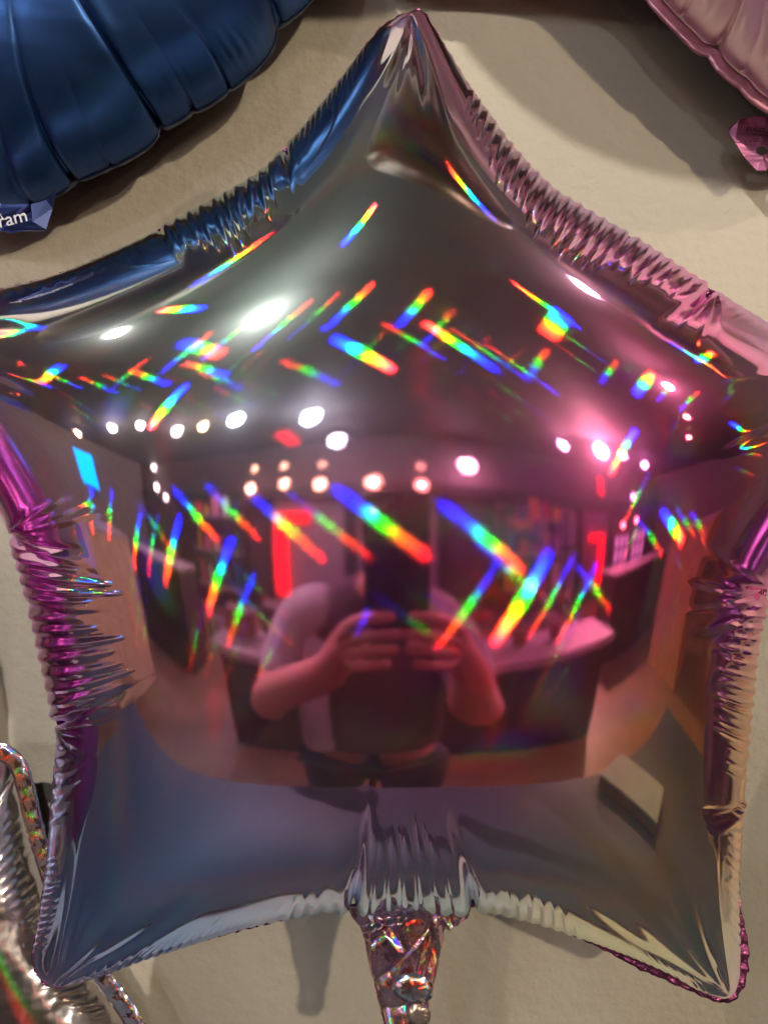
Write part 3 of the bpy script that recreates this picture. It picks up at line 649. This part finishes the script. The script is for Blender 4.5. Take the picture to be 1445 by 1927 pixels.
# goods on racks either side, small things that break up the mirrored room
COLS = [('crimson',(.5,.03,.05)),('white',(.7,.68,.64)),('teal',(.03,.25,.25)),('yellow',(.6,.4,.05)),('navy',(.03,.05,.2)),('orange',(.6,.2,.04)),('pink',(.6,.2,.3)),('green',(.05,.25,.06))]
for rx, ry, rz, side in ((-2.1, -4.6, 0, 'left'), (1.75, -5.4, 0, 'right')):
    t = thing('shelf_rack', 'open dark rack of goods standing on the %s side of the mirrored room' % side, 'rack', (rx, ry, 0))
    for sx in (-.5, .5):
        for sy in (-.15, .15): part('post', t, M_FR, sx - .02, sx + .02, sy - .02, sy + .02, 0, 1.62)
    for k in range(4): part('shelf', t, M_PALE, -.478, .478, -.13, .13, .3 + k * .4, .32 + k * .4)
    for k in range(1, 4):
        for i in range(5):
            cn, cc = COLS[(k * 5 + i * 3 + (side == 'left')) % 8]; hh = .10 + .05 * ((i * 7 + k * 3) % 4); x_ = rx - .38 + i * .19
            nm = ('bottom', 'middle', 'top')[k - 1]; pn = ('leftmost', 'second', 'middle', 'fourth', 'rightmost')[i]
            bm = bmesh.new(); z0 = .3 + k * .4 - .4 + .021 + 0.4
            if (i + k) % 2: box(bm, x_ - .06, x_ + .06, ry - .05, ry + .05, z0, z0 + hh, .006)
            else: cyl(bm, (x_, ry, z0 + hh * .5), .045, .045, hh, 20); cyl(bm, (x_, ry, z0 + hh + .012), .02, .02, .022, 12)
            tag(bmobj('carton' if (i + k) % 2 else 'bottle', bm, simple(cn + '_pack', cc, .45)), '%s %s, %s on the %s shelf of the %s rack' % (cn, 'carton' if (i + k) % 2 else 'bottle', pn, nm, side), 'carton' if (i + k) % 2 else 'bottle', 'goods on the racks')
t = thing('poster', 'framed poster on the pale panel right of the dark cloth', 'poster', (2.1, -7.37, 1.5)); part('sheet_frame', t, M_FR, -.3, .3, -.01, .01, -.14, .14); part('print', t, simple('poster_print', (.5,.35,.12), .6, noise=.9, scale=9), -.27, .27, .0102, .013, -.11, .11)
# red light strips
M_RED = emis('red_light', (1.0, 0.01, 0.02), 2.2)
def strip(label, *bs):
    t = thing('light_strip', label, 'light strip', (0, 0, 0), 'red light strips at the back of the room')
    for b in bs: part('light_bar', t, M_RED, *b, bev=0)
strip('left red light strip, an upright bar with an arm towards the right', (-1.80, -1.55, -7.30, -7.26, .35, 1.45), (-1.80, -1.15, -7.30, -7.26, 1.453, 1.60))
strip('right red light strip, an upright bar with an arm towards the left', (4.22, 4.42, -7.30, -7.26, .25, 1.15), (3.85, 4.42, -7.30, -7.26, 1.153, 1.28))
strip('red light strip running along the ceiling at left', (-1.62, -1.42, -7.2, -6.0, 2.74, 2.77))
strip('short red light strip high on the far wall at right', (4.22, 4.38, -7.30, -7.26, 2.1, 2.5))
# cyan screen by the left wall
t = thing('screen', 'glowing cyan screen at the left side of the room', 'screen', (-6.8, -3.7, 1.9)); t.rotation_euler = (0, 0, math.radians(-60))
part('casing', t, M_HOUSE, -.42, .42, -.04, 0, -.42, .42); part('display', t, emis('cyan_glow', (0.0, .35, 1.0), 3.0), -.4, .4, .001, .006, -.4, .4, bev=0)

# ------------------------------------------------------------------ the photographer and the phone
def skin(name, pts, edges, mat, parent, sub=2, root=0):
    me = bpy.data.meshes.new(name); me.from_pydata([p[:3] for p in pts], edges, []); me.update()
    o = bpy.data.objects.new(name, me); COL.objects.link(o); o.parent = parent; me.materials.append(mat)
    m = o.modifiers.new('skin', 'SKIN'); m.use_smooth_shade = True
    for i, v in enumerate(me.skin_vertices[0].data):
        r = pts[i][3]; v.radius = (r, pts[i][4] if len(pts[i]) > 4 else r); v.use_root = (i == root)
    sb = o.modifiers.new('sub', 'SUBSURF'); sb.levels = sub; sb.render_levels = sub
    return o
M_SKIN = simple('warm_skin', (0.52, 0.27, 0.20), 0.5, noise=0.06, scale=20)
M_TEE = simple('dark_shirt_cloth', (0.05, 0.03, 0.04), 0.85); M_OVER = simple('pale_overshirt_cloth', (0.36, 0.35, 0.38), 0.85); M_TROU = simple('dark_trouser_cloth', (0.03, 0.03, 0.035), 0.85)
pr = thing('person', 'person in dark top and pale short sleeves holding up a phone in the reflection', 'person', (-0.045, -0.98, 0))
# coordinates relative to the person's base; the balloon is towards +y
P_ = [(0,0,.90,.10,.08),(0,.0,1.08,.11,.085),(0,.0,1.2,.12,.08),(0,0,1.27,.06,.055),(.03,.04,1.31,.048,.05),(.055,.07,1.35,.055,.06),(.06,.08,1.385,.062,.072),(.06,.075,1.43,.050,.058)]
E_ = [(i, i + 1) for i in range(7)]
def limb(start, lst):
    k = start
    for q in lst:
        P_.append(q); E_.append((k, len(P_) - 1)); k = len(P_) - 1
    return k
FR = {}
for s_ in (-1, 1):
    hx = 0.04 + (-0.022 if s_ < 0 else 0.066)      # wrist side of the phone, person space
    k = limb(2, [(s_*.165,0,1.22,.062),(s_*.222,.03,1.10,.060),(s_*.262,.14,1.00,.056),(s_*.20,.26,1.10,.054),(hx + s_*.060,.41,1.225,.034),(hx + s_*.030,.455,1.285,.034,.02)])
    FR[s_] = k
for s_ in (-1, 1): limb(0, [(s_*.095,0,.80,.08),(s_*.10,.01,.5,.065),(s_*.10,-.02,.1,.045),(s_*.105,.0,.045,.04),(s_*.115,.11,.03,.035)])
# fingers: from the palm round the front of the phone
for s_ in (-1, 1):
    k = FR[s_]; q = P_[k]
    for i in range(4):
        z = 1.262 + i * .021; ln = (.046, .056, .06, .052)[i]
        x0 = q[0] - s_*.004
        limb(k, [(x0 - s_*.012, .492, z, .0095), (x0 - s_*(.012 + ln*.45), .512, z + .010, .009), (x0 - s_*(.012 + ln), .510, z + .012, .0075)])
    limb(k, [(q[0] - s_*.030, .465, 1.305, .011), (q[0] - s_*.045, .478, 1.33, .010), (q[0] - s_*.052, .482, 1.35, .0085)])
skin('body', P_, E_, M_SKIN, pr)
tee = skin('shirt', [(0,0,.76,.20,.15),(0,0,.92,.192,.14),(0,0,1.1,.18,.125),(0,0,1.22,.168,.105),(.01,.01,1.275,.105,.08),(.03,.03,1.33,.066,.06)], [(0,1),(1,2),(2,3),(3,4),(4,5)], M_TEE, pr)
for s_ in (-1, 1):
    skin('overshirt_sleeve', [(s_*.055,.01,1.275,.066,.06),(s_*.12,0.01,1.25,.078,.075),(s_*.175,0.005,1.215,.068),(s_*.225,.035,1.10,.070),(s_*.245,.075,1.055,.068)], [(0,1),(1,2),(2,3),(3,4)], M_OVER, pr)
skin('overshirt_front', [(-.10,.05,1.21,.045,.045),(-.135,.085,1.0,.05,.04),(-.13,.09,.80,.055,.045)], [(0,1),(1,2)], M_OVER, pr)
skin('trousers', [(0,0,.86,.175,.125),(-.098,0,.72,.13),(-.11,.01,.45,.10),(-.11,-.02,.1,.08),(.098,0,.72,.13),(.11,.01,.45,.10),(.11,-.02,.1,.08)], [(0,1),(1,2),(2,3),(0,4),(4,5),(5,6)], M_TROU, pr)
skin('hair', [(.06,.055,1.395,.070,.075),(.06,.05,1.435,.060,.066),(.06,.01,1.36,.064,.05)], [(0,1),(0,2)], simple('black_hair', (0.015,0.01,0.01), .5), pr)
for s_ in (-1, 1):
    bm = bmesh.new(); cyl(bm, (.06 + s_*.027, .146, 1.385), .012, .012, .004, 16, 'Y'); bmobj('eye', bm, M_HOUSE, pr)

ph = thing('phone', 'dark smartphone held up in front of the photographer, mirrored in the star', 'phone', (0.012, -D - 0.0085, CZ - 0.05))
bm = bmesh.new(); box(bm, -.038, .038, -.0045, .0045, -.08, .08, 0.004); bmobj('body', bm, simple('black_phone_glass', (0.012,0.010,0.014), .25, noise=0), ph)
bm = bmesh.new(); box(bm, -.034, -.002, .0045, .0058, .022, .074, 0.0006); bmobj('camera_plate', bm, simple('phone_plate', (0.03,0.03,0.035), .3), ph)
bm = bmesh.new()
for cx_, cz_ in ((-.012, .062), (-.012, .036)): cyl(bm, (cx_, .0066, cz_), .0065, .006, .0016, 24, 'Y')
bmobj('lenses', bm, simple('lens_glass', (0.01,0.01,0.015), .05), ph)
bm = bmesh.new(); cyl(bm, (-.027, .0062, .058), .0022, .0022, .0008, 16, 'Y'); bmobj('flash', bm, emis('phone_light', (1,.97,.95), 3.0), ph)
